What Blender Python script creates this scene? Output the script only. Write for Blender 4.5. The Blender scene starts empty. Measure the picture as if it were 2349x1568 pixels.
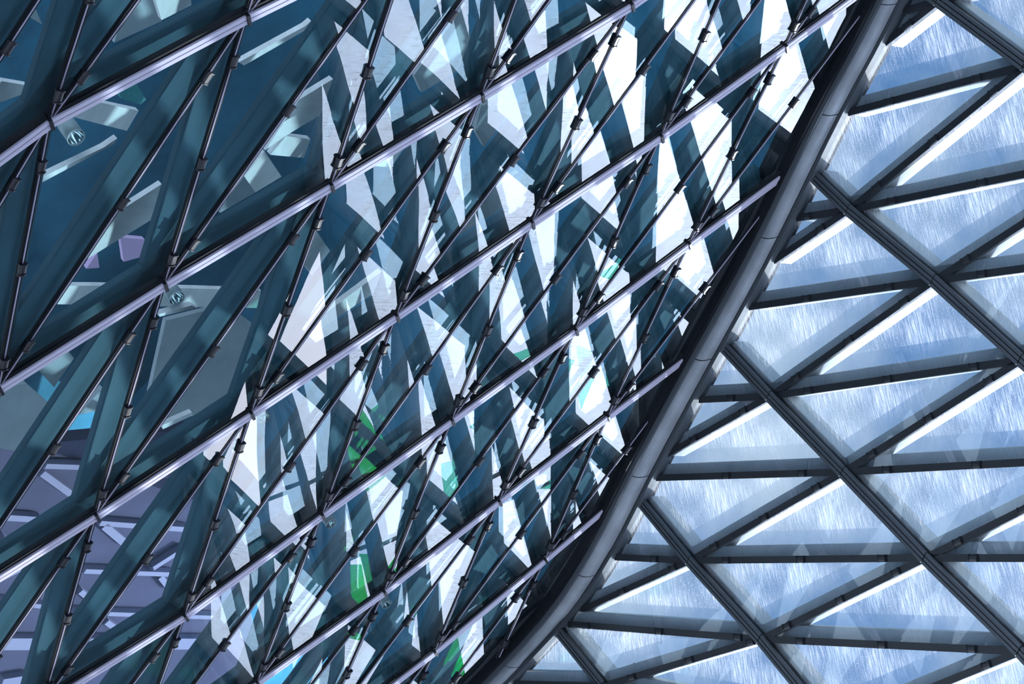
import bpy, bmesh, math, random
from mathutils import Vector, Matrix

random.seed(11)
scene = bpy.context.scene
col = scene.collection

# ------------------------------------------------------------------ camera, geometry frame
W, H = 2349.0, 1568.0
F = 5000.0                      # focal length in pixels of the 2349 x 1568 frame
CX, CY = W / 2, H / 2
SC = 22.0                       # metres for inverse depth 1
# everything is measured in the camera's own axes first: x right, y up, -z forward
UP = Vector((0.58, 0.05, -0.81)).normalized()        # world up seen from the tilted camera
FW = Vector((0, 0, -1))
EZ = UP
EY = (FW - FW.dot(UP) * UP).normalized()
EX = EY.cross(EZ)
TOW = Matrix((EX, EY, EZ))                            # camera axes -> world axes
CAMPOS = Vector((0, 0, 1.6))

def w3(c): return TOW @ Vector(c) + CAMPOS
def wd(c): return TOW @ Vector(c)

cam_data = bpy.data.cameras.new('camera')
cam_data.sensor_fit = 'HORIZONTAL'
cam_data.sensor_width = 36.0
cam_data.lens = F / W * 36.0
cam_data.clip_end = 500
cam = bpy.data.objects.new('camera', cam_data)
col.objects.link(cam)
cam.matrix_world = Matrix.Translation(CAMPOS) @ TOW.to_4x4()
scene.camera = cam

# the two glass slopes: planes n.p = SC, meeting along the gutter line
def nrm(x, y): return Vector(((x - CX) / F, -(y - CY) / F, -1.0))
GL = Vector((-1.085, 1.094))
LAM = 2.5065
c0, c1 = nrm(2036, 0), nrm(1381, 1256)
dcr = Vector((c0.x - c1.x, c0.y - c1.y)).normalized()
perp = Vector((dcr.y, -dcr.x))
GR = GL + LAM * perp
CR = 1 - LAM * (perp.x * c1.x + perp.y * c1.y)
NL = Vector((GL.x, GL.y, -1.0))
NR = Vector((GR.x, GR.y, -CR))

# sun: the star in the left glass at (1560, 210) is its mirror image
_v = nrm(1562, 212).normalized(); _u = NL.normalized()
SUN_C = (_v - 2 * _v.dot(_u) * _u).normalized()
SUN = wd(SUN_C)

scene.view_settings.view_transform = 'Standard'
scene.view_settings.look = 'None'
scene.view_settings.gamma = 1.0
scene.view_settings.exposure = 0.0
scene.view_settings.use_curve_mapping = False
scene.cycles.transparent_max_bounces = 40
scene.cycles.max_bounces = 4
scene.cycles.diffuse_bounces = 1
scene.cycles.glossy_bounces = 3
scene.cycles.adaptive_threshold = 0.04
scene.cycles.caustics_reflective = False
scene.cycles.caustics_refractive = False
scene.cycles.sample_clamp_indirect = 6.0

# ------------------------------------------------------------------ node helpers
def nodes_of(m):
    m.use_nodes = True
    nt = m.node_tree
    nt.nodes.clear()
    return nt

def N(nt, typ, **kw):
    n = nt.nodes.new(typ)
    for k, v in kw.items():
        if k.startswith('i_'):
            key = k[2:]
            n.inputs[int(key) if key.isdigit() else key].default_value = v
        else:
            setattr(n, k, v)
    return n

def math_node(nt, op, a, b=None, clamp=False):
    n = nt.nodes.new('ShaderNodeMath'); n.operation = op; n.use_clamp = clamp
    for i, x in enumerate((a, b)):
        if x is None: continue
        if isinstance(x, (int, float)): n.inputs[i].default_value = x
        else: nt.links.new(x, n.inputs[i])
    return n.outputs[0]

# ------------------------------------------------------------------ sky
world = bpy.data.worlds.new('sky'); scene.world = world
world.use_nodes = True
nt = world.node_tree; nt.nodes.clear()
tc = N(nt, 'ShaderNodeTexCoord')
dot = N(nt, 'ShaderNodeVectorMath', operation='DOT_PRODUCT')
dot.inputs[1].default_value = SUN
nt.links.new(tc.outputs['Generated'], dot.inputs[0])
cosv = math_node(nt, 'MAXIMUM', dot.outputs['Value'], 0.0)
wide = math_node(nt, 'MULTIPLY', math_node(nt, 'POWER', cosv, 9.0), 14.0)
mid = math_node(nt, 'MULTIPLY', math_node(nt, 'POWER', cosv, 900.0), 10.0)
tight = math_node(nt, 'MULTIPLY', math_node(nt, 'POWER', cosv, 9000.0), 60.0)
glow = math_node(nt, 'ADD', math_node(nt, 'ADD', wide, mid), tight)
cl = N(nt, 'ShaderNodeTexNoise', i_Scale=7.0, i_Detail=6.0, i_Roughness=0.55)
mp = N(nt, 'ShaderNodeMapping'); mp.inputs['Scale'].default_value = (1.0, 1.6, 1.0)
mp.inputs['Location'].default_value = (0.35, 0.1, 0.2)
nt.links.new(tc.outputs['Generated'], mp.inputs[0]); nt.links.new(mp.outputs[0], cl.inputs['Vector'])
rp = N(nt, 'ShaderNodeValToRGB')
rp.color_ramp.elements[0].position = 0.37; rp.color_ramp.elements[0].color = (0.115, 0.27, 0.55, 1)
rp.color_ramp.elements[1].position = 0.62; rp.color_ramp.elements[1].color = (0.58, 0.70, 0.86, 1)
nt.links.new(cl.outputs['Fac'], rp.inputs[0])
gc = N(nt, 'ShaderNodeMix', data_type='RGBA', blend_type='MULTIPLY'); gc.inputs[0].default_value = 1.0
gc.inputs[6].default_value = (0.80, 0.84, 1.0, 1)
nt.links.new(glow, gc.inputs[7])
ad = N(nt, 'ShaderNodeMix', data_type='RGBA', blend_type='ADD'); ad.inputs[0].default_value = 1.0
nt.links.new(rp.outputs[0], ad.inputs[6]); nt.links.new(gc.outputs[2], ad.inputs[7])
bg = N(nt, 'ShaderNodeBackground'); bg.inputs[1].default_value = 1.0
nt.links.new(ad.outputs[2], bg.inputs[0])
wo = N(nt, 'ShaderNodeOutputWorld'); nt.links.new(bg.outputs[0], wo.inputs[0])

sd = bpy.data.lights.new('sun', 'SUN'); sd.energy = 6.5; sd.angle = math.radians(0.6); sd.color = (1.0, 0.97, 0.93)
so = bpy.data.objects.new('sun', sd); col.objects.link(so)
so.rotation_euler = SUN.to_track_quat('Z', 'Y').to_euler()
so.location = (0, 0, 40)

# ------------------------------------------------------------------ materials
def principled(name, color, rough=0.5, metal=0.0, noise=None, bump=0.0, spec=0.5):
    m = bpy.data.materials.new(name); nt = nodes_of(m)
    b = N(nt, 'ShaderNodeBsdfPrincipled'); o = N(nt, 'ShaderNodeOutputMaterial')
    b.inputs['Base Color'].default_value = (*color, 1); b.inputs['Roughness'].default_value = rough
    b.inputs['Metallic'].default_value = metal
    b.inputs['Specular IOR Level'].default_value = spec
    nt.links.new(b.outputs[0], o.inputs[0])
    if noise:
        sc_, amt, stretch = noise
        t = N(nt, 'ShaderNodeTexCoord'); mp = N(nt, 'ShaderNodeMapping'); mp.inputs['Scale'].default_value = stretch
        tx = N(nt, 'ShaderNodeTexNoise', i_Scale=sc_, i_Detail=6.0, i_Roughness=0.6)
        r = N(nt, 'ShaderNodeValToRGB')
        r.color_ramp.elements[0].position = 0.3; r.color_ramp.elements[1].position = 0.7
        r.color_ramp.elements[0].color = (*[c * (1 - amt) for c in color], 1)
        r.color_ramp.elements[1].color = (*[min(1, c * (1 + amt)) for c in color], 1)
        nt.links.new(t.outputs['Object'], mp.inputs[0]); nt.links.new(mp.outputs[0], tx.inputs['Vector'])
        nt.links.new(tx.outputs['Fac'], r.inputs[0]); nt.links.new(r.outputs[0], b.inputs['Base Color'])
        if bump:
            bp = N(nt, 'ShaderNodeBump', i_Strength=bump, i_Distance=0.01)
            nt.links.new(tx.outputs['Fac'], bp.inputs['Height']); nt.links.new(bp.outputs[0], b.inputs['Normal'])
    return m

def glass(name, tint, r0, grazing, rough=0.0, wave=0.0, dirt=None):
    """coated sheet glass: clear transmission with a mirror share that rises to grazing angles"""
    m = bpy.data.materials.new(name); nt = nodes_of(m)
    o = N(nt, 'ShaderNodeOutputMaterial')
    tr = N(nt, 'ShaderNodeBsdfTransparent'); tr.inputs[0].default_value = (*tint, 1)
    gl = N(nt, 'ShaderNodeBsdfGlossy'); gl.inputs['Roughness'].default_value = rough
    lw = N(nt, 'ShaderNodeLayerWeight'); lw.inputs[0].default_value = 0.5
    fac = math_node(nt, 'ADD', math_node(nt, 'MULTIPLY', math_node(nt, 'POWER', lw.outputs['Facing'], 4.0), grazing), r0, clamp=True)
    mx = N(nt, 'ShaderNodeMixShader')
    nt.links.new(fac, mx.inputs[0]); nt.links.new(tr.outputs[0], mx.inputs[1]); nt.links.new(gl.outputs[0], mx.inputs[2])
    t = N(nt, 'ShaderNodeTexCoord')
    if wave:
        tx = N(nt, 'ShaderNodeTexNoise', i_Scale=1.1, i_Detail=0.0)
        nt.links.new(t.outputs['Object'], tx.inputs['Vector'])
        bp = N(nt, 'ShaderNodeBump', i_Strength=1.0, i_Distance=wave)
        nt.links.new(tx.outputs['Fac'], bp.inputs['Height']); nt.links.new(bp.outputs[0], gl.inputs['Normal'])
    out = mx.outputs[0]
    if dirt:
        base, streak, blotch, sx, sy = dirt
        mp = N(nt, 'ShaderNodeMapping'); mp.inputs['Scale'].default_value = (sx, sy, 1.0)
        st = N(nt, 'ShaderNodeTexNoise', i_Scale=1.0, i_Detail=2.0, i_Roughness=0.65)
        nt.links.new(t.outputs['Object'], mp.inputs[0]); nt.links.new(mp.outputs[0], st.inputs['Vector'])
        bl = N(nt, 'ShaderNodeTexNoise', i_Scale=1.7, i_Detail=1.0)
        nt.links.new(t.outputs['Object'], bl.inputs['Vector'])
        fine = N(nt, 'ShaderNodeTexNoise', i_Scale=70.0, i_Detail=0.0)
        nt.links.new(t.outputs['Object'], fine.inputs['Vector'])
        a = N(nt, 'ShaderNodeMapRange', i_1=0.42, i_2=0.72, i_3=0.0, i_4=streak); nt.links.new(st.outputs['Fac'], a.inputs[0])
        b = N(nt, 'ShaderNodeMapRange', i_1=0.35, i_2=0.7, i_3=0.0, i_4=blotch); nt.links.new(bl.outputs['Fac'], b.inputs[0])
        c = N(nt, 'ShaderNodeMapRange', i_1=0.62, i_2=0.75, i_3=0.0, i_4=streak * 0.5); nt.links.new(fine.outputs['Fac'], c.inputs[0])
        patch = N(nt, 'ShaderNodeMapRange', i_1=0.38, i_2=0.62, i_3=0.25, i_4=1.5); nt.links.new(bl.outputs['Fac'], patch.inputs[0])
        s = math_node(nt, 'ADD', math_node(nt, 'ADD', math_node(nt, 'MULTIPLY', a.outputs[0], patch.outputs[0]), b.outputs[0]), math_node(nt, 'ADD', c.outputs[0], base), clamp=True)
        tl = N(nt, 'ShaderNodeBsdfTranslucent'); tl.inputs[0].default_value = (0.74, 0.80, 0.88, 1)
        m2 = N(nt, 'ShaderNodeMixShader')
        nt.links.new(s, m2.inputs[0]); nt.links.new(out, m2.inputs[1]); nt.links.new(tl.outputs[0], m2.inputs[2])
        out = m2.outputs[0]
    nt.links.new(out, o.inputs[0])
    return m

def clear(name, tint):
    m = bpy.data.materials.new(name); nt = nodes_of(m)
    o = N(nt, 'ShaderNodeOutputMaterial'); tr = N(nt, 'ShaderNodeBsdfTransparent'); tr.inputs[0].default_value = (*tint, 1)
    nt.links.new(tr.outputs[0], o.inputs[0]); return m

def translucent(name, color, share=0.7):
    m = bpy.data.materials.new(name); nt = nodes_of(m)
    o = N(nt, 'ShaderNodeOutputMaterial'); a = N(nt, 'ShaderNodeBsdfTranslucent'); b = N(nt, 'ShaderNodeBsdfTransparent')
    a.inputs[0].default_value = (*color, 1); b.inputs[0].default_value = (*color, 1)
    x = N(nt, 'ShaderNodeMixShader'); x.inputs[0].default_value = share
    nt.links.new(b.outputs[0], x.inputs[1]); nt.links.new(a.outputs[0], x.inputs[2]); nt.links.new(x.outputs[0], o.inputs[0])
    return m

M = {}
M['glassL'] = glass('left_outer_glass', (0.86, 0.97, 1.0), 0.06, 0.8, 0.0, wave=0.0025)
M['glassL2'] = glass('left_inner_glass', (0.90, 0.985, 1.0), 0.06, 0.8, 0.0, wave=0.003)
M['core'] = clear('glass_core', (0.97, 0.99, 0.99))
M['glassR'] = glass('right_glass', (0.80, 0.90, 0.97), 0.08, 0.5, 0.0, dirt=(0.01, 0.17, 0.05, 4.0, 60.0))
M['rubber'] = principled('black_rubber', (0.006, 0.008, 0.012), 0.6, spec=0.15)
M['rubber2'] = principled('dark_gasket', (0.012, 0.016, 0.022), 0.35)
M['clip'] = principled('black_clip_metal', (0.006, 0.007, 0.014), 0.4, 0.0, spec=0.35)
M['alu'] = principled('pale_aluminium', (0.46, 0.46, 0.60), 0.75, 0.0, (3.0, 0.06, (1, 30, 30)), spec=0.1)
M['bead'] = principled('lavender_bead', (0.34, 0.34, 0.48), 0.4, 0.1)
M['darkalu'] = principled('dark_grey_aluminium', (0.06, 0.078, 0.095), 0.5, 0.0)
M['gutter'] = principled('grey_gutter_sheet', (0.27, 0.32, 0.37), 0.55, 0.0, (2.2, 0.22, (1, 1, 1)), spec=0.25)
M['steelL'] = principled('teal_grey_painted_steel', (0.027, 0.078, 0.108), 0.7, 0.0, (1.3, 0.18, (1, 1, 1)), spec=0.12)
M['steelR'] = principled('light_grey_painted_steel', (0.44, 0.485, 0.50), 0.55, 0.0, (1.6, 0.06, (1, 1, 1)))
M['white'] = principled('white_sun_patch', (0.88, 0.89, 0.90), 0.7, 0.0, (9.0, 0.12, (1.0, 0.25, 1.0)), 0.2, spec=0.1)  # paints the sun patches as solid white panels
M['grey'] = principled('grey_sun_patch_and_plaster', (0.42, 0.49, 0.53), 0.8, 0.0, (2.0, 0.15, (1, 1, 1)), spec=0.05)  # colours the pale grey sun patches and the dull grey panels
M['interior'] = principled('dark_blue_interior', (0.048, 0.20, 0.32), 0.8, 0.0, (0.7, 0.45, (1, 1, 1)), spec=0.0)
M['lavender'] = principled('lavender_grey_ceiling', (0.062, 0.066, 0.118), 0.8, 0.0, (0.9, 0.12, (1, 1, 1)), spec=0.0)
M['rib'] = principled('pale_lavender_rib', (0.19, 0.20, 0.31), 0.7, spec=0.0)
M['lilac'] = principled('lilac_panel', (0.88, 0.62, 0.95), 0.6, spec=0.05)
M['teal'] = principled('teal_panel', (0.04, 0.30, 0.32), 0.6, 0.0, (25, 0.2, (1, 1, 1)))
M['green'] = translucent('green_translucent', (0.06, 0.78, 0.30), 0.4)
M['mint'] = translucent('mint_translucent', (0.36, 0.88, 0.70), 0.3)
M['lampbody'] = principled('grey_lamp_housing', (0.32, 0.40, 0.42), 0.5, 0.1)
M['lampref'] = principled('polished_reflector', (0.85, 0.9, 0.9), 0.12, 1.0)
M['lamprim'] = principled('pale_lamp_rim', (0.5, 0.58, 0.6), 0.4)
M['orange'] = principled('orange_leaf', (0.75, 0.32, 0.04), 0.6)
M['soffit'] = principled('dark_soffit', (0.07, 0.10, 0.13), 0.8, 0.0, (0.8, 0.2, (1, 1, 1)))
M['paving'] = principled('grey_paving', (0.56, 0.58, 0.62), 0.8, 0.0, (0.8, 0.12, (1, 1, 1)))

# ------------------------------------------------------------------ objects
def link(o, parent=None):
    col.objects.link(o)
    if parent is not None:
        o.parent = parent
    return o

def empty(name, label=None, cat=None, loc=(0, 0, 0), kind=None, group=None):
    o = bpy.data.objects.new(name, None); o.empty_display_size = 0.1; o.location = loc
    link(o); tag(o, label, cat, kind, group); return o

def tag(o, label=None, cat=None, kind=None, group=None):
    if label: o['label'] = label
    if cat: o['category'] = cat
    if kind: o['kind'] = kind
    if group: o['group'] = group
    return o

def place(o, mw, parent=None):
    """link with a world matrix, parent optional (depsgraph free)"""
    col.objects.link(o)
    o['_mw'] = [x for r in mw for x in r]
    WM[o.name] = mw
    if parent is not None:
        o.parent = parent
        pm = WM.get(parent.name, Matrix.Translation(parent.location))
        o.matrix_parent_inverse = Matrix.Identity(4)
        o.matrix_basis = pm.inverted() @ mw
    else:
        o.matrix_basis = mw
    del o['_mw']
    return o
WM = {}

def mesh_from(name, verts, faces, mats, fm=None):
    me = bpy.data.meshes.new(name)
    me.from_pydata([tuple(v) for v in verts], [], faces)
    for m in mats: me.materials.append(m)
    if fm: me.polygons.foreach_set('material_index', fm)
    me.update()
    return me

def frame(origin, xdir, ndir):
    """world matrix with x along xdir and z along ndir"""
    x = xdir.normalized(); z = (ndir - ndir.dot(x) * x).normalized(); y = z.cross(x)
    m = Matrix((x, y, z)).transposed().to_4x4(); m.translation = origin
    return m

BOXF = [(0, 3, 2, 1), (4, 5, 6, 7), (0, 1, 5, 4), (1, 2, 6, 5), (2, 3, 7, 6), (3, 0, 4, 7)]
def bar(name, p0, p1, nd, w, h0, h1, mat, parent=None, off=0.0, e0=0.0, e1=0.0, bevel=0.0, taper=None):
    """rectangular bar from p0 to p1 (camera axes); h0..h1 along nd (away from the camera), off sideways"""
    P0, P1, ND = w3(p0), w3(p1), wd(nd)
    d = P1 - P0; ln = d.length
    mw = frame(P0, d, ND)
    x0, x1 = -e0, ln + e1
    y0, y1 = off - w / 2, off + w / 2
    if bevel:
        c = bevel
        prof = [(y0 + c, h0), (y1 - c, h0), (y1, h0 + c), (y1, h1), (y0, h1), (y0, h0 + c)]
    else:
        prof = [(y0, h0), (y1, h0), (y1, h1), (y0, h1)]
    n = len(prof)
    v = [(x0, a, b) for a, b in prof] + [(x1, a, b) for a, b in prof]
    fs = [tuple(range(n))[::-1] if False else tuple(range(n)), tuple(range(2 * n - 1, n - 1, -1))]
    for i in range(n):
        j = (i + 1) % n
        fs.append((i, i + n, j + n, j))
    o = bpy.data.objects.new(name, mesh_from(name, v, fs, [mat]))
    return place(o, mw, parent)

# ------------------------------------------------------------------ the two slopes as flat 2-D frames
class Slope:
    def __init__(s, n, pa, pb):
        s.n = n; s.u = n.normalized(); s.q = n.length
        A = s.un(*pb) - s.un(*pa)
        s.A = A.normalized(); s.B = s.u.cross(s.A); s.O = s.u * (SC / s.q)
    def un(s, x, y, h=0.0):
        v = nrm(x, y)
        return v * ((SC + h * s.q) / s.n.dot(v))
    def uv(s, x, y):
        p = s.un(x, y) - s.O
        return Vector((p.dot(s.A), p.dot(s.B)))
    def p(s, uv, h=0.0): return s.O + s.A * uv[0] + s.B * uv[1] + s.u * h

def px(p):
    if p.z > -0.2: return None
    return (CX + F * p.x / -p.z, CY - F * p.y / -p.z)

SL = Slope(NL, (906, 722), (1219, 511))
SR = Slope(NR, (1768, 908), (1937, 1082))

LN = {(1,0):(111,276),(1,1):(564,37),(2,1):(375,650),(2,2):(758,425),(2,3):(1102,218),(2,4):(1446,11),(3,1):(218,1179),(3,2):(574,946),(3,3):(906,722),(3,4):(1219,511),(3,5):(1513,312),(3,6):(1800,107),(4,2):(421,1409),(4,3):(737,1179),(4,4):(1035,963),(4,5):(1318,756),(4,6):(1580,560),(4,7):(1836,365),(5,4):(879,1355),(5,5):(1144,1149),(5,6):(1393,954),(5,7):(1625,778),(6,5):(996,1493),(6,6):(1248,1281),(6,7):(1470,1095)}
RN = {(0,0):(2155,2),(0,1):(2355,150),(1,1):(1949,481),(1,2):(2145,643),(1,3):(2345,825),(2,2):(1768,908),(2,3):(1937,1082),(2,4):(2125,1279),(2,5):(2343,1493),(3,3):(1584,1285),(3,4):(1747,1465),(4,4):(1385,1572)}

def solve3(rows, ys):
    A = Matrix(((0,) * 3,) * 3); b = Vector((0, 0, 0))
    for r, y in zip(rows, ys):
        for i in range(3):
            b[i] += r[i] * y
            for j in range(3): A[i][j] += r[i] * r[j]
    return A.inverted() @ b

class Lattice:
    def __init__(s, slope, known):
        s.sl = slope
        s.known = {k: slope.uv(*v) for k, v in known.items()}
        rows = [(1, i, k) for (k, i) in s.known]
        s.ca = solve3(rows, [v[0] for v in s.known.values()])
        s.cb = solve3(rows, [v[1] for v in s.known.values()])
        s.res = {key: v - s.lin(*key) for key, v in s.known.items()}
    def lin(s, k, i):
        r = Vector((1, i, k)); return Vector((s.ca.dot(r), s.cb.dot(r)))
    def uv(s, k, i):
        if (k, i) in s.known: return s.known[(k, i)]
        sw = 0.25; r = Vector((0, 0))
        for (kk, ii), v in s.res.items():
            d2 = (kk - k) ** 2 + (ii - i) ** 2
            w = math.exp(-d2 / 2.0) ; sw += w; r = r + v * w
        return s.lin(k, i) + r / sw

LL, LR = Lattice(SL, LN), Lattice(SR, RN)

# gutter centre line in the photograph
GC = [(2147, -220), (2036, 0), (1976, 121), (1901, 250), (1828, 404), (1731, 601), (1617, 805), (1562, 904), (1467, 1081), (1381, 1256), (1279, 1413), (1177, 1515), (1130, 1568), (960, 1740)]
def gx(y):
    for (xa, ya), (xb, yb) in zip(GC, GC[1:]):
        if y <= yb or (xb, yb) == GC[-1]:
            return xa + (xb - xa) * (y - ya) / (yb - ya)
def line_x(y): return 2036 + (1381 - 2036) * y / 1256.0

def bend(p):
    """the lower right corner follows the gutter where it curves away from the straight valley line"""
    q = px(p)
    if q is None or q[1] < 1250 or q[1] > 2300: return p
    y = min(q[1], 1740)
    dl = (line_x(y) - gx(y)) / F * 0.886
    if dl <= 0: return p
    d = max(0.0, q[0] - gx(y))
    wgt = math.exp(-(d / 260.0) ** 2)
    iR = NR.dot(nrm(*q))
    return p * (iR / (iR + LAM * dl * wgt))

def PR(uv, h=0.0): return bend(SR.p(uv, h))
def PL(uv, h=0.0): return SL.p(uv, h)

EDGE_L = [SL.uv(x - 30, y) for x, y in GC]
EDGE_R = [SR.uv(x + 42, y) for x, y in GC]
EDGE_G = [SL.uv(x - 56, y) for x, y in GC]

def side(a, b, p): return (b.x - a.x) * (p.y - a.y) - (b.y - a.y) * (p.x - a.x)
sgL = 1 if side(EDGE_L[4], EDGE_L[5], LL.uv(3, 3)) > 0 else -1
sgR = 1 if side(EDGE_R[4], EDGE_R[5], LR.uv(2, 3)) > 0 else -1

def clip_half(poly, a, b, sg):
    out = []
    for i in range(len(poly)):
        p, q = poly[i], poly[(i + 1) % len(poly)]
        sp, sq = side(a, b, p) * sg, side(a, b, q) * sg
        if sp >= 0: out.append(p)
        if (sp >= 0) != (sq >= 0):
            out.append(p + (q - p) * (sp / (sp - sq)))
    return out

def near_seg(pts, c):
    best = None
    for a, b in zip(pts, pts[1:]):
        t = max(0, min(1, (c - a).dot(b - a) / (b - a).length_squared))
        d = (a + (b - a) * t - c).length
        if best is None or d < best[0]: best = (d, a, b)
    return best[1], best[2]

def clip_local(poly, edge, sg):
    inside = [p for p in poly]
    c = sum(inside, Vector((0, 0))) / len(inside)
    for _ in range(2):
        a, b = near_seg(edge, c)
        out = clip_half(poly, a, b, sg)
        if len(out) < 3: return []
        c = sum(out, Vector((0, 0))) / len(out)
    return out

def clip_seg(p, q, edge, sg, convex):
    t0, t1 = 0.0, 1.0
    if convex:
        for a, b in zip(edge, edge[1:]):
            sp, sq = side(a, b, p) * sg, side(a, b, q) * sg
            if sp < 0 and sq < 0: return None
            if sp < 0: t0 = max(t0, sp / (sp - sq))
            elif sq < 0: t1 = min(t1, sp / (sp - sq))
    else:
        def ins(x):
            a, b = near_seg(edge, x); return side(a, b, x) * sg >= 0
        n = 60; fl = [ins(p + (q - p) * (i / n)) for i in range(n + 1)]
        if not any(fl): return None
        i0 = fl.index(True); i1 = n - fl[::-1].index(True)
        t0, t1 = i0 / n, i1 / n
    if t1 - t0 < 0.02: return None
    return p + (q - p) * t0, p + (q - p) * t1, t0, t1

def in_view(pts, margin):
    q = [px(p) for p in pts]
    if any(x is None for x in q): return False
    return max(x[0] for x in q) > -margin and min(x[0] for x in q) < W + margin and max(x[1] for x in q) > -margin and min(x[1] for x in q) < H + margin

# ------------------------------------------------------------------ setting: ground and soffit
def slab(name, pts3, nd, thick, mat, parent=None, label=None, cat=None, kind=None, group=None):
    """flat polygon (camera axes) with thickness along nd"""
    P = [w3(p) for p in pts3]; nw = wd(nd).normalized()
    c = sum(P, Vector()) / len(P)
    mw = frame(c, P[1] - P[0], nw); inv = mw.inverted()
    L = [inv @ p for p in P]; n = len(L)
    area = sum(L[i].x * L[(i + 1) % n].y - L[(i + 1) % n].x * L[i].y for i in range(n))
    if area < 0: L = L[::-1]
    v = [(p.x, p.y, p.z) for p in L] + [(p.x, p.y, p.z + thick) for p in L]
    fs = [tuple(range(n - 1, -1, -1)), tuple(range(n, 2 * n))] + [(i, (i + 1) % n, (i + 1) % n + n, i + n) for i in range(n)]
    o = bpy.data.objects.new(name, mesh_from(name, v, fs, [mat]))
    place(o, mw, parent); tag(o, label, cat, kind, group)
    return o

def ground():
    v = [(-90, -90, -0.2), (90, -90, -0.2), (90, 90, -0.2), (-90, 90, -0.2), (-90, -90, 0), (90, -90, 0), (90, 90, 0), (-90, 90, 0)]
    o = bpy.data.objects.new('floor', mesh_from('floor', v, BOXF, [M['paving']])); link(o); tag(o, kind='structure')
ground()

def imax(k): return 6 if k <= 3 else 7 if k == 4 else 8     # the glazing of the right slope ends here, then a solid soffit carries on
def soffit():
    pts = [LR.lin(k, i) for k, i in ((-5, 6), (3, 6), (5, 8), (14, 8), (14, 30), (-5, 30))]
    slab('roof_soffit', [SR.p(p, -0.02) for p in pts], SR.u, 0.5, M['soffit'], kind='structure')
soffit()

# ------------------------------------------------------------------ left glass wall
rng = random.Random(5)
JL = {}
def jl(k, i):
    if (k, i) not in JL: JL[(k, i)] = rng.gauss(0, 0.008)
    return JL[(k, i)]

wall_left = empty('wall_left', 'leaning wall of triangular glass panes with pale double rails and black clips', kind='structure')

def inset(poly, d):
    """move polygon edges inwards by d"""
    n = len(poly); ar = sum(poly[i].x * poly[(i + 1) % n].y - poly[(i + 1) % n].x * poly[i].y for i in range(n))
    if ar < 0: poly = poly[::-1]
    out = []
    for i in range(n):
        a, b, c = poly[i - 1], poly[i], poly[(i + 1) % n]
        e1, e2 = (b - a), (c - b)
        if e1.length < 1e-4 or e2.length < 1e-4: continue
        e1, e2 = e1.normalized(), e2.normalized()
        n1, n2 = Vector((-e1.y, e1.x)), Vector((-e2.y, e2.x))
        den = 1 + n1.dot(n2)
        if den < 0.004: continue
        out.append(b + (n1 + n2) * (d / den))
    return out

def pane(name, pts3, nd, thick, mat_front, mat_core, parent, run=None):
    """glass sheet: front face towards the camera, thickness away from it"""
    P = [w3(p) for p in pts3]
    fn = (P[1] - P[0]).cross(P[2] - P[0]).normalized(); nw = wd(nd)
    if fn.dot(nw) < 0: fn = -fn
    c = sum(P, Vector()) / len(P)
    upw = run if run else Vector((0, 0, 1)); xd = upw - upw.dot(fn) * fn
    mw = frame(c, xd, fn); inv = mw.inverted()
    L = [inv @ p for p in P]; n = len(L)
    area = sum(L[i].x * L[(i + 1) % n].y - L[(i + 1) % n].x * L[i].y for i in range(n))
    if area < 0: L = L[::-1]
    v = [(p.x, p.y, p.z) for p in L] + [(p.x, p.y, p.z + thick) for p in L]
    fs = [tuple(range(n - 1, -1, -1))] + [(i, (i + 1) % n, (i + 1) % n + n, i + n) for i in range(n)]
    o = bpy.data.objects.new(name, mesh_from(name, v, fs, [mat_front, mat_core], [0] + [1] * n))
    return place(o, mw, parent)

def height_L(poly, tri, hs):
    """heights of a clipped polygon's corners on the tilted triangle"""
    (a, b, c) = tri; d = side(a, b, c)
    r = []
    for p in poly:
        wa, wb, wc = side(b, c, p) / d, side(c, a, p) / d, side(a, b, p) / d
        r.append(wa * hs[0] + wb * hs[1] + wc * hs[2])
    return r

MARG = 260
KL, IL = range(-1, 9), range(-3, 11)
def build_left_panes():
    for k in KL:
        for i in IL:
            for tri in (((k, i), (k - 1, i), (k - 1, i + 1)), ((k, i), (k, i + 1), (k - 1, i + 1))):
                uvs = [LL.uv(*t) for t in tri]
                if not in_view([SL.p(u) for u in uvs], MARG): continue
                poly = clip_local(uvs, EDGE_L, sgL)
                if len(poly) < 3: continue
                poly = inset(poly, 0.012)
                if len(poly) < 3: continue
                hs = height_L(poly, uvs, [jl(*t) for t in tri])
                o = pane('glass_pane', [SL.p(p, h) for p, h in zip(poly, hs)], SL.u, 0.010, M['glassL'], M['core'], wall_left)
                cen = sum(uvs, Vector((0, 0))) / 3          # the inner sheet sits a little askew: its mirror image is a shifted ghost
                h2 = height_L(poly, uvs, [jl(*t) + rng.gauss(0, 0.005) - 0.026 * (LL.uv(*t).x - cen.x) for t in tri])
                pane('inner_pane', [SL.p(p, h + 0.075) for p, h in zip(poly, h2)], SL.u, 0.008, M['glassL2'], M['core'], o)
build_left_panes()

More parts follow.
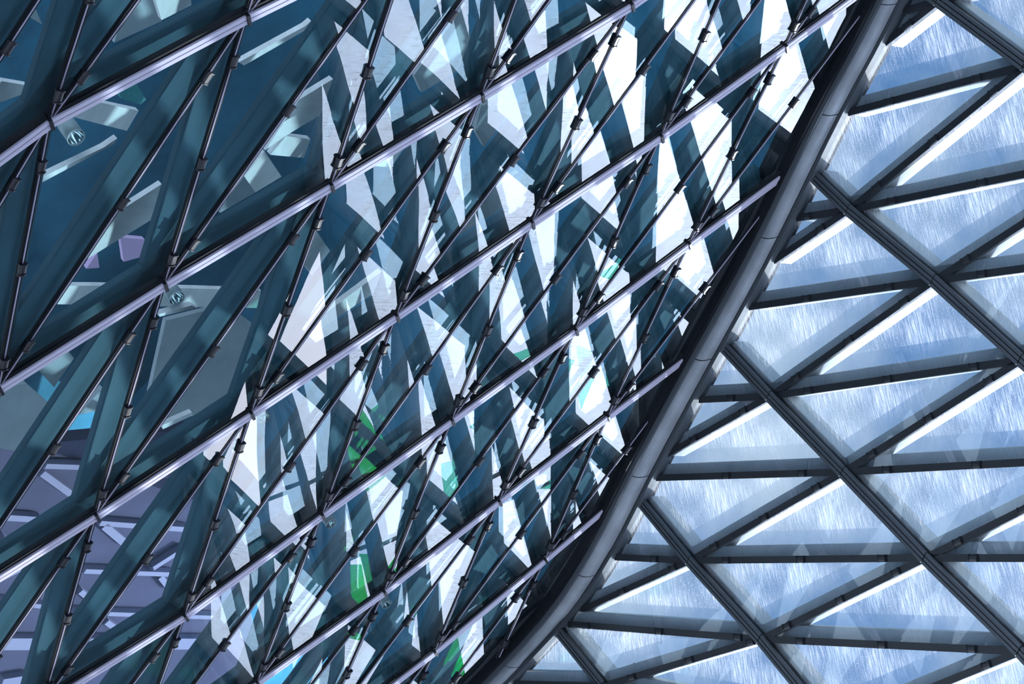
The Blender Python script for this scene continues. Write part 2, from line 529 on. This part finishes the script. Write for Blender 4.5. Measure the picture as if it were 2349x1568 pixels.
# clip mesh, shared: a folded bracket over the joint
def clip_mesh(name, ln, w, h, mat):
    prof = [(-w / 2, 0), (-w / 2, -h * 0.75), (-w * 0.2, -h), (w * 0.2, -h), (w / 2, -h * 0.75), (w / 2, 0)]
    n = len(prof)
    v = [(-ln / 2, a, b) for a, b in prof] + [(ln / 2, a, b) for a, b in prof]
    fs = [tuple(range(n)), tuple(range(2 * n - 1, n - 1, -1))] + [(i, i + n, (i + 1) % n + n, (i + 1) % n) for i in range(n)]
    # raised end lips
    for x in (-ln / 2, ln / 2):
        b = len(v); t = 0.006
        pr = [(-w * 0.56, 0.0), (-w * 0.56, -h * 0.95), (-w * 0.22, -h * 1.25), (w * 0.22, -h * 1.25), (w * 0.56, -h * 0.95), (w * 0.56, 0.0)]
        v += [(x - t, a, c) for a, c in pr] + [(x + t, a, c) for a, c in pr]
        fs += [tuple(b + q for q in f) for f in [tuple(range(n)), tuple(range(2 * n - 1, n - 1, -1))] + [(i, i + n, (i + 1) % n + n, (i + 1) % n) for i in range(n)]]
    return mesh_from(name, v, fs, [mat])
CLIP_L = clip_mesh('clip_left', 0.098, 0.068, 0.034, M['clip'])
CLIP_R = clip_mesh('clip_right', 0.10, 0.070, 0.022, M['rubber2'])

def tube_mesh(name, ln, r, mat, seg=8, x0=0.0):
    v = []; fs = []
    for x in (x0, ln):
        v += [(x, r * math.cos(2 * math.pi * t / seg), r * math.sin(2 * math.pi * t / seg)) for t in range(seg)]
    for t in range(seg): fs.append((t, (t + 1) % seg, (t + 1) % seg + seg, t + seg))
    fs += [tuple(range(seg - 1, -1, -1)), tuple(range(seg, 2 * seg))]
    me = mesh_from(name, v, fs, [mat]); me.polygons.foreach_set('use_smooth', [True] * len(me.polygons)); return me

def build_left_joints():
    for k in KL:
        for i in IL:
            a = LL.uv(k, i)
            for steep, tgt in ((True, (k - 1, i)), (False, (k - 1, i + 1))):
                b = LL.uv(*tgt)
                if not in_view([SL.p(a), SL.p(b)], MARG): continue
                s = clip_seg(a, b, EDGE_L, sgL, False)
                if not s: continue
                p, q, t0, t1 = s
                ha = jl(k, i); hb = jl(*tgt)
                P, Q = SL.p(p, ha + (hb - ha) * t0), SL.p(q, ha + (hb - ha) * t1)
                j = bar('joint', P, Q, SL.u, 0.048, -0.006, 0.03, M['rubber'], wall_left)
                mw = WM[j.name]
                ln = (Q - P).length
                o = bpy.data.objects.new('bead', tube_mesh('bead', ln, 0.0065, M['bead']))
                place(o, mw @ Matrix.Translation((0, 0, -0.010)), j)
                full = (SL.p(b) - SL.p(a)).length
                for t in (0.12, 0.51, 0.845) if not steep else (0.10, 0.47, 0.845):
                    if not (t0 + 0.02 < t < t1 - 0.02): continue
                    c = bpy.data.objects.new('clip', CLIP_L)
                    place(c, mw @ Matrix.Translation(((t - t0) * full, 0, -0.004)), j)
build_left_joints()

def build_left_rails():
    for k in KL:
        for i in IL:
            a, b = LL.uv(k, i), LL.uv(k, i + 1)
            if not in_view([SL.p(a), SL.p(b)], MARG): continue
            s = clip_seg(a, b, EDGE_L, sgL, False)
            if not s: continue
            p, q, t0, t1 = s
            ha, hb = jl(k, i), jl(k, i + 1)
            P, Q = SL.p(p, ha + (hb - ha) * t0), SL.p(q, ha + (hb - ha) * t1)
            # which sideways direction points up in the picture
            up = 1.0
            mwt = frame(w3(P), w3(Q) - w3(P), wd(SL.u))
            yv = (mwt.to_3x3() @ Vector((0, 1, 0)))
            if (TOW.inverted() @ yv).y < 0: up = -1.0
            r = bar('rail', P, Q, SL.u, 0.122, -0.012, 0.05, M['rubber'], wall_left, off=up * 0.006, e0=0.0, e1=0.0)
            bar('upper_strip', P, Q, SL.u, 0.041, -0.034, -0.012, M['alu'], r, off=up * 0.010, e0=-0.006, e1=-0.006, bevel=0.004)
            bar('lower_strip', P, Q, SL.u, 0.041, -0.032, -0.012, M['alu'], r, off=-up * 0.037, e0=-0.006, e1=-0.006, bevel=0.004)
            if t0 == 0.0:
                bar('connector', P - (Q - P).normalized() * 0.014, P + (Q - P).normalized() * 0.014, SL.u, 0.10, -0.050, -0.010, M['clip'], r, off=-up * 0.012)
build_left_rails()

# ------------------------------------------------------------------ steel diagrid behind the left glass
grid_left = empty('steel_diagrid', 'dark teal painted steel box beam diagrid behind the leaning left glass wall', 'steel frame', loc=w3(SL.p(LL.uv(3, 3), 0.5)))
def build_left_grid():
    for k in KL:
        for i in IL:
            for tgt in ((k, i + 1), (k - 1, i), (k - 1, i + 1)):
                a, b = LL.uv(k, i), LL.uv(*tgt)
                if not in_view([SL.p(a), SL.p(b)], MARG + 60): continue
                s = clip_seg(a, b, EDGE_G, sgL, False)
                if not s: continue
                p, q, t0, t1 = s
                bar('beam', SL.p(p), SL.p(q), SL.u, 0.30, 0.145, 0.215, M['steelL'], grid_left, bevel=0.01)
build_left_grid()

# ------------------------------------------------------------------ right glass slope
wall_right = empty('wall_right', 'overhead slope of dusty triangular skylight panes in dark frames', kind='structure')
roof_grid = empty('skylight_steel_frame', 'light grey steel box beam frame behind the dusty skylight panes', 'steel frame', loc=w3(SR.p(LR.uv(2, 3), 0.3)))
RUN_R = (w3(SR.un(2000, 1000)) - w3(SR.un(1950, 800))).normalized()      # rain streaks run this way over the skylight
def right_cells():
    for k in range(-2, 12):
        for i in range(-6, imax(k) + 1):
            yield k, i

def near_R(pts, lim=1500):
    return in_view(pts, lim)

JR = {}
def jr(k, i):
    if (k, i) not in JR: JR[(k, i)] = rng.gauss(0, 0.006)
    return JR[(k, i)]

def build_right():
    for k, i in right_cells():
        for tri in (((k, i), (k - 1, i), (k - 1, i + 1)), ((k, i), (k, i + 1), (k - 1, i + 1))):
            if any(t[1] > imax(t[0]) for t in tri): continue
            uvs = [LR.uv(*t) for t in tri]
            poly = clip_local(uvs, EDGE_R, sgR)
            if len(poly) < 3: continue
            poly = inset(poly, 0.015)
            if len(poly) < 3: continue
            if max((p - poly[0]).length for p in poly) < 0.15: continue
            pane('glass_pane', [PR(p) for p in poly], SR.u, 0.012, M['glassR'], M['core'], wall_right, RUN_R)
        for kind, tgt in (('rail', (k, i + 1)), ('steep', (k - 1, i)), ('flat', (k - 1, i + 1))):
            if tgt[1] > imax(tgt[0]): continue
            a, b = LR.uv(k, i), LR.uv(*tgt)
            s = clip_seg(a, b, EDGE_R, sgR, False)
            if not s: continue
            p, q, t0, t1 = s
            P, Q = PR(p), PR(q)
            mwt = frame(w3(P), w3(Q) - w3(P), wd(SR.u))
            yv = TOW.inverted() @ (mwt.to_3x3() @ Vector((0, 1, 0)))
            up = 1.0 if yv.y > 0 else -1.0
            shown = in_view([P, Q], 300)
            if kind == 'rail':
                r = bar('rail', P, Q, SR.u, 0.135, -0.012, 0.03, M['rubber'], wall_right)
                if shown:
                    for o_ in (-0.046, 0.0, 0.046):
                        bar('rail_strip', P, Q, SR.u, 0.036, -0.045, -0.012, M['darkalu'], r, off=o_, e0=-0.008, e1=-0.008, bevel=0.004)
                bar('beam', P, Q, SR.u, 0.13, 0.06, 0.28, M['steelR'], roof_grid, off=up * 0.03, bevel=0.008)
            else:
                j = bar('joint', P, Q, SR.u, 0.075, -0.012, 0.03, M['rubber2'], wall_right)
                if shown:
                    full = (SR.p(b) - SR.p(a)).length
                    for t in (0.17, 0.5, 0.83):
                        if not (t0 + 0.02 < t < t1 - 0.02): continue
                        c = bpy.data.objects.new('clip', CLIP_R)
                        place(c, WM[j.name] @ Matrix.Translation(((t - t0) * full, 0, -0.008)), j)
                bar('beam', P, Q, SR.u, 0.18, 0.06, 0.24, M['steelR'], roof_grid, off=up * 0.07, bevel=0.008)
build_right()

# ------------------------------------------------------------------ gutter along the valley
gutter = empty('trim_1', 'dark grey sheet metal valley gutter between the two glass slopes', kind='structure')
def gutter_point(x, y, off):
    """a point beside the centre line: on the left slope for off < 0, on the right slope for off > 0"""
    if off <= 0: return SL.un(x + off, y)
    return PR(SR.uv(x + off, y))
def build_gutter():
    # resample the centre line evenly
    pts = []
    for (xa, ya), (xb, yb) in zip(GC, GC[1:]):
        n = max(1, int(math.hypot(xb - xa, yb - ya) / 60))
        for t in range(n): pts.append((xa + (xb - xa) * t / n, ya + (yb - ya) * t / n))
    pts.append(GC[-1])
    # smooth
    for _ in range(2):
        pts = [pts[0]] + [((a[0] + 2 * b[0] + c[0]) / 4, (a[1] + 2 * b[1] + c[1]) / 4) for a, b, c in zip(pts, pts[1:], pts[2:])] + [pts[-1]]
    fwd = (SL.u + SR.u).normalized()
    def ring(pt):
        x, y = pt
        l, r = gutter_point(x, y, -20), gutter_point(x, y, 24)
        w = (r - l)
        out = []
        for t in range(9):
            u = t / 8.0
            bulge = math.sin(math.pi * u) * 0.055
            out.append(l + w * u - fwd * (0.10 + bulge))
        return out
    step = 4
    for s in range(0, len(pts) - 1, step):
        seg = pts[s:s + step + 1]
        if len(seg) < 2: continue
        rings = [ring(p) for p in seg]
        # tiny gap at the lap joint
        rings[-1] = [a + (b - a) * 0.965 for a, b in zip(rings[-2], rings[-1])]
        v = []; fs = []
        orig = w3(rings[0][4])
        m = len(rings[0])
        for rg in rings: v += [w3(p) - orig for p in rg]
        for rg in rings: v += [w3(p + fwd * 0.12) - orig for p in rg]
        nb = len(rings) * m
        for a in range(len(rings) - 1):
            for b in range(m - 1):
                fs.append((a * m + b, a * m + b + 1, (a + 1) * m + b + 1, (a + 1) * m + b))
                fs.append((nb + a * m + b, nb + (a + 1) * m + b, nb + (a + 1) * m + b + 1, nb + a * m + b + 1))
            for b in (0, m - 1):
                fs.append((a * m + b, (a + 1) * m + b, nb + (a + 1) * m + b, nb + a * m + b))
        for a in (0, len(rings) - 1):
            for b in range(m - 1):
                fs.append((a * m + b, nb + a * m + b, nb + a * m + b + 1, a * m + b + 1))
        me = mesh_from('cover_sheet', v, fs, [M['gutter']])
        bm = bmesh.new(); bm.from_mesh(me); bmesh.ops.recalc_face_normals(bm, faces=bm.faces); bm.to_mesh(me); bm.free()
        o = bpy.data.objects.new('cover_sheet', me); place(o, Matrix.Translation(orig), gutter)
    # flanking bars
    for off, wd_, h0, h1, mat, nm in ((-42, 0.05, -0.06, 0.25, 'rubber', 'edge_gasket'), (-34, 0.035, -0.10, 0.2, 'darkalu', 'edge_strip'), (-27, 0.05, -0.05, 0.2, 'rubber', 'edge_gasket'),
                               (29, 0.05, -0.05, 0.12, 'rubber', 'edge_gasket'), (35, 0.04, -0.08, 0.12, 'darkalu', 'edge_strip'), (40, 0.03, -0.05, 0.12, 'rubber', 'edge_gasket'), (44, 0.045, -0.08, 0.05, 'darkalu', 'edge_strip')):
        nd = SL.u if off < 0 else SR.u
        for s in range(0, len(pts) - 1, step):
            seg = pts[s:s + step + 1]
            if len(seg) < 2: continue
            P = [gutter_point(x, y, off) for x, y in seg]
            orig = w3(P[0]); v = []; fs = []
            for q, p in enumerate(P):
                d = (P[min(q + 1, len(P) - 1)] - P[max(q - 1, 0)]).normalized()
                side_ = nd.cross(d).normalized()
                for a, b in ((-wd_ / 2, h0), (wd_ / 2, h0), (wd_ / 2, h1), (-wd_ / 2, h1)):
                    v.append(w3(p + side_ * a + nd * b) - orig)
            for q in range(len(P) - 1):
                for b in range(4):
                    fs.append((q * 4 + b, (q + 1) * 4 + b, (q + 1) * 4 + (b + 1) % 4, q * 4 + (b + 1) % 4))
            fs += [(0, 1, 2, 3), tuple(len(v) - 4 + t for t in (3, 2, 1, 0))]
            me = mesh_from(nm, v, fs, [M[mat]])
            bm = bmesh.new(); bm.from_mesh(me); bmesh.ops.recalc_face_normals(bm, faces=bm.faces); bm.to_mesh(me); bm.free()
            o = bpy.data.objects.new(nm, me); place(o, Matrix.Translation(orig), gutter)
build_gutter()

# ------------------------------------------------------------------ room behind the left glass
def LP(x, y, h): return SL.un(x, y, h)
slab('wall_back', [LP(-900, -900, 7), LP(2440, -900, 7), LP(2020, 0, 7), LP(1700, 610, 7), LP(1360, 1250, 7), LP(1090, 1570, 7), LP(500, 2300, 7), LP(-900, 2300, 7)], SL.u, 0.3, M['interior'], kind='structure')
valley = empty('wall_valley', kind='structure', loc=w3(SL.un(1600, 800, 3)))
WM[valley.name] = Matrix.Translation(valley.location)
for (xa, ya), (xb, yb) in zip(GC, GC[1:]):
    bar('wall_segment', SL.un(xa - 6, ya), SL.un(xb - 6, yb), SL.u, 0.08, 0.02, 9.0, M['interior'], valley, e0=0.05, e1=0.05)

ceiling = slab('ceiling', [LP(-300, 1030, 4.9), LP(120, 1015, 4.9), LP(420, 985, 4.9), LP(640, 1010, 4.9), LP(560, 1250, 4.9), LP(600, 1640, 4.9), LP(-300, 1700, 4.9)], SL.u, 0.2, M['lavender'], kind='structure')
ribs = [((100, 1062), (190, 1065), 12), ((92, 1079), (167, 1133), 14), ((10, 1180), (86, 1185), 14), ((225, 1193), (428, 1208), 12), ((235, 1200), (292, 1248), 16),
        ((347, 1297), (416, 1253), 12), ((190, 1303), (394, 1311), 11), ((364, 1317), (388, 1348), 12), ((166, 1398), (500, 1410), 10), ((0, 1372), (100, 1385), 10),
        ((0, 1470), (470, 1470), 30), ((0, 1560), (60, 1550), 22), ((0, 1228), (20, 1245), 14), ((0, 1320), (60, 1290), 12), ((180, 1350), (215, 1378), 12), ((240, 1420), (268, 1440), 12),
        ((300, 1090), (420, 1080), 11), ((380, 1080), (410, 1100), 10), ((500, 1060), (560, 1095), 12), ((520, 1190), (560, 1195), 12), ((90, 1240), (130, 1200), 10)]
for (a, b, wpx) in ribs:
    A, B = LP(*a, 4.86), LP(*b, 4.86)
    bar('ceiling_rib', A, B, SL.u, wpx * -A.z / F * 1.2, -0.06, 0.04, M['rib'], ceiling)

GROUP = 'sun patches built as pale panels behind the left glass'
def panel(poly, h, mat, label, name='sun_or_colour_panel', cat='panel', thick=0.06, group=None):
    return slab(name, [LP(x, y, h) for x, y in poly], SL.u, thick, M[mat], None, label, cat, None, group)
panels = [  # white and pale grey entries are sun patches built as solid panels
 ([(548,143),(700,60),(714,48),(699,70),(560,150)], 2.4, 'white', 'thin white marbled sun-patch strip panel near the top edge, right of the upper rail node'),
 ([(764,181),(734,264),(656,311),(608,345),(684,230)], 2.4, 'white', 'large bright white marbled sun-patch kite panel in the upper left glass'),
 ([(656,312),(712,319),(697,362),(620,355)], 2.5, 'white', 'small white four-sided sun-patch panel just under the large kite panel'),
 ([(607,347),(646,405),(586,441),(560,404)], 2.4, 'white', 'white square-ish sun-patch panel above the second rail, below the kite panel'),
 ([(560,404),(586,441),(505,488),(522,455)], 2.6, 'grey', 'grey wedge sun-patch panel left of the white square panel above the second rail'),
 ([(726,530),(757,575),(716,631),(697,607)], 2.4, 'white', 'white diamond sun-patch panel between two joints below the second rail'),
 ([(875,623),(856,673),(704,775),(738,724)], 2.4, 'white', 'long white slanting blade-shaped sun-patch panel above the third rail'),
 ([(371,422),(347,504),(178,607),(230,535),(272,485)], 2.4, 'white', 'long white marbled sun-patch panel left of centre above the lilac panes'),
 ([(221,233),(318,254),(291,300),(162,267)], 2.4, 'white', 'white marbled sun-patch panel beside the topmost spotlight'),
 ([(99,405),(238,338),(269,317),(262,330),(97,418)], 2.6, 'white', 'narrow white sun-patch panel below the topmost spotlight'),
 ([(-30,180),(63,196),(60,213),(-30,246)], 2.4, 'white', 'white marbled sun-patch panel at the left edge under the top rail'),
 ([(347,-30),(436,-30),(439,12),(371,46)], 2.4, 'white', 'white marbled sun-patch panel cut by the top edge of the picture'),
 ([(40,-30),(60,-30),(97,56),(74,43)], 2.6, 'grey', 'narrow grey sun-patch panel at the top left corner'),
 ([(136,655),(225,655),(497,663),(599,666),(589,706),(453,704),(116,697)], 2.9, 'white', 'long level pale sun-patch band panel behind the second spotlight'),
 ([(365,720),(440,700),(453,706),(366,726)], 2.6, 'white', 'thin pale sun-patch sliver panel below the second spotlight'),
 ([(82,842),(152,799),(170,821),(124,888)], 2.6, 'grey', 'pale grey square sun-patch panel below the second rail at left'),
 ([(180,951),(235,889),(233,905),(221,942)], 2.6, 'grey', 'small pale grey triangle sun-patch panel right of a steep joint at left'),
 ([(372,975),(440,945),(442,952),(374,984)], 2.6, 'white', 'thin slanting pale sun-patch strip panel above the third rail at left'),
 ([(923,344),(897,384),(852,380),(872,362)], 2.4, 'white', 'small white arrow-shaped sun-patch panel just below the second rail'),
 ([(1068,8),(1080,95),(1050,162),(968,212),(950,172),(1030,62)], 2.6, 'grey', 'broad grey translucent-looking sun-patch panel above the second rail at top centre'),
 ([(1107,227),(1161,268),(1111,337),(1090,300)], 2.6, 'grey', 'pale grey sun-patch panel behind the spotlight under the second rail'),
 ([(1042,548),(1175,464),(1190,395),(1132,433)], 2.6, 'grey', 'pale grey slanting sun-patch panel above the third rail at centre'),
 ([(733,1426),(758,1443),(735,1461)], 0.9, 'white', 'small white triangle sun-patch panel by a joint near the bottom'),
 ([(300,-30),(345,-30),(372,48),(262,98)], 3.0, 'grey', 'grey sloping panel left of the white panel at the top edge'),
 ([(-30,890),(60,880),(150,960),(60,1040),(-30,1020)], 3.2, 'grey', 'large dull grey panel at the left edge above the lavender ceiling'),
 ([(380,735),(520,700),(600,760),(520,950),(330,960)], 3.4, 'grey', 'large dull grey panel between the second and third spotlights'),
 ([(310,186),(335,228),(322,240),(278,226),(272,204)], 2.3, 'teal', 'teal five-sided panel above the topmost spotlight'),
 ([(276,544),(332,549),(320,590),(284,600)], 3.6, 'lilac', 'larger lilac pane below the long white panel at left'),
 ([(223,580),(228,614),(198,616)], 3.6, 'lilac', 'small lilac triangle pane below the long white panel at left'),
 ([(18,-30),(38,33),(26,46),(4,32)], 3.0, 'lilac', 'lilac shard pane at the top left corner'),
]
# the sun-patch panels are set at the depth where the sun reaches most of them between the beams
dg = bpy.context.evaluated_depsgraph_get()
def sunlit(p):
    o = w3(p) + SUN * 0.05
    for _ in range(14):
        ok, loc, nr_, idx, ob, _m = scene.ray_cast(dg, o, SUN)
        if not ok: return True
        if not ob.name.startswith(('glass_pane', 'inner_pane')): return False
        o = loc + SUN * 0.004
    return True
def sunny_depth(poly):
    cx_, cy_ = sum(p[0] for p in poly) / len(poly), sum(p[1] for p in poly) / len(poly)
    best = (-1, 2.4)
    for q in range(5 if cx_ > 1000 else 18):
        h = (1.0 if cx_ > 1000 else 0.6) + q * 0.2
        n = sum(sunlit(LP(cx_ + (x - cx_) * t, cy_ + (y - cy_) * t, h - 0.01)) for x, y in poly for t in (0.25, 0.6, 0.9))
        if n > best[0]: best = (n, h)
    return best[1]
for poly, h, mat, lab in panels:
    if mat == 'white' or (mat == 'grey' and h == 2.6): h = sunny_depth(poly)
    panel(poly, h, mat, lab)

# ------------------------------------------------------------------ green sheets added unseen above the skylight to tint the left glass reflections
def mirror_hit(x, y, h):
    q = SL.un(x, y); v = q.normalized(); u = SL.u
    r = v - 2 * v.dot(u) * u
    t = (SC + h * SR.q - NR.dot(q)) / NR.dot(r)
    return q + r * t
greens = [
 ([(800,1050),(885,965),(925,1060),(830,1130)], 'green', 'added bright green sheet mirrored above the fourth rail'),
 ([(770,1285),(822,1285),(845,1400),(770,1425)], 'green', 'added tall green sheet mirrored left of the steep joint near the bottom'),
 ([(880,1300),(950,1205),(965,1335),(915,1440)], 'green', 'added long green sheet mirrored beside a clip near the bottom'),
 ([(790,1475),(865,1405),(895,1460),(850,1490)], 'green', 'added green triangular sheet mirrored below the lowest spotlight'),
 ([(960,1590),(990,1480),(1040,1480),(1070,1590)], 'green', 'added green sheet mirrored at the bottom edge'),
 ([(998,1050),(1052,1035),(1064,1112),(998,1150)], 'mint', 'added mint sheet mirrored above the fifth rail'),
 ([(1212,1104),(1276,1056),(1266,1110)], 'mint', 'added mint sheet mirrored just under the fifth rail'),
 ([(1058,965),(1102,925),(1098,995)], 'mint', 'added mint sheet mirrored right under the fourth rail'),
 ([(1296,832),(1344,848),(1312,925)], 'mint', 'added mint sheet mirrored right of a steep joint below the fourth rail'),
 ([(1392,645),(1444,615),(1432,660)], 'mint', 'added small mint sheet mirrored above the fourth rail near the gutter'),
 ([(1160,850),(1212,822),(1215,800),(1175,822)], 'mint', 'added mint sheet mirrored at centre right above the fourth rail'),
]
HSHEET = 6.5
sheeting = empty('added_green_sheeting', 'added out-of-view green canopy sheets on posts above the skylight, mirrored in the left glass', 'sheeting', loc=w3(mirror_hit(870, 1250, HSHEET)))
WM[sheeting.name] = Matrix.Translation(sheeting.location)
for poly, mat, lab in greens:
    P = [mirror_hit(x, y, HSHEET) for x, y in poly]
    slab('added_tinted_sheet', P, SR.u, 0.01, M[mat], sheeting)
for x, y in ((868, 1080), (1240, 1090)):
    t = mirror_hit(x, y, HSHEET)
    bar('added_sheet_post', t - SR.u * (HSHEET - 0.36), t, SR.A, 0.05, -0.025, 0.025, M['darkalu'], sheeting)

# ------------------------------------------------------------------ spotlights
def spotlight(x, y, scale, label):
    """tubular spotlight hung from the diagrid; (x, y) is the middle of its lens"""
    h = 0.62
    lens = LP(x, y, h)
    axis = Vector((0.52, -0.62, 0.62)).normalized()      # pointing right, down and towards the viewer
    wl = w3(lens)
    aw = wd(axis)
    root = empty('spotlight', label, 'spotlight', loc=wl, group='tubular spotlights on the diagrid'); WM[root.name] = Matrix.Translation(wl)
    mw = frame(wl, aw, Vector((0, 0, 1)))
    r, ln = 0.076 * scale, 0.22 * scale
    seg = 28
    def lathe(name, prof, mat):
        v = []; fs = []
        for xx, rr in prof: v += [(xx, rr * math.cos(2 * math.pi * t / seg), rr * math.sin(2 * math.pi * t / seg)) for t in range(seg)]
        for a in range(len(prof) - 1):
            for t in range(seg): fs.append((a * seg + t, a * seg + (t + 1) % seg, (a + 1) * seg + (t + 1) % seg, (a + 1) * seg + t))
        me = mesh_from(name, v, fs, [mat]); me.polygons.foreach_set('use_smooth', [True] * len(me.polygons))
        return place(bpy.data.objects.new(name, me), mw, root)
    lathe('housing', [(-ln, 0.0), (-ln, r * 0.86), (-ln * 0.95, r), (0, r), (0, r * 0.93), (-0.03, r * 0.9)], M['lampbody'])
    lathe('rim', [(-0.004, r * 1.01), (0.006, r * 1.03), (0.008, r * 0.93), (-0.004, r * 0.9)], M['lamprim'])
    lathe('reflector', [(-0.004, r * 0.9), (-0.04 * scale, r * 0.78), (-0.08 * scale, r * 0.5), (-0.10 * scale, r * 0.12), (-0.10 * scale, 0)], M['lampref'])
    back = lens - axis * ln * 0.8
    bar('bracket', back, back + SL.u * -0.0 + Vector((-0.13, 0.16, 0.0)) * scale, SL.u, 0.05 * scale, -0.02, 0.02, M['lampbody'], root)
    return root
spots = [(174, 315, 1.0, 'largest spotlight at upper left beside the top rail'), (405, 684, 0.98, 'spotlight in front of the long level pale band'),
         (606, 958, 0.85, 'spotlight just under the third rail at left'), (1146, 246, 0.9, 'spotlight under the second rail at top centre'),
         (1234, 535, 0.8, 'spotlight under the third rail near the middle'), (760, 1201, 0.8, 'spotlight just under the fourth rail'),
         (888, 1386, 0.8, 'lowest spotlight under the fifth rail')]
for s in spots: spotlight(*s)

leaf = slab('dry_leaf', [LP(1047, 610, 0.075), LP(1060, 598, 0.075), LP(1075, 591, 0.075), LP(1073, 602, 0.075), LP(1060, 607, 0.075)], SL.u, 0.003, M['orange'], None, 'small orange dry leaf caught behind the glass above the third rail', 'leaf')
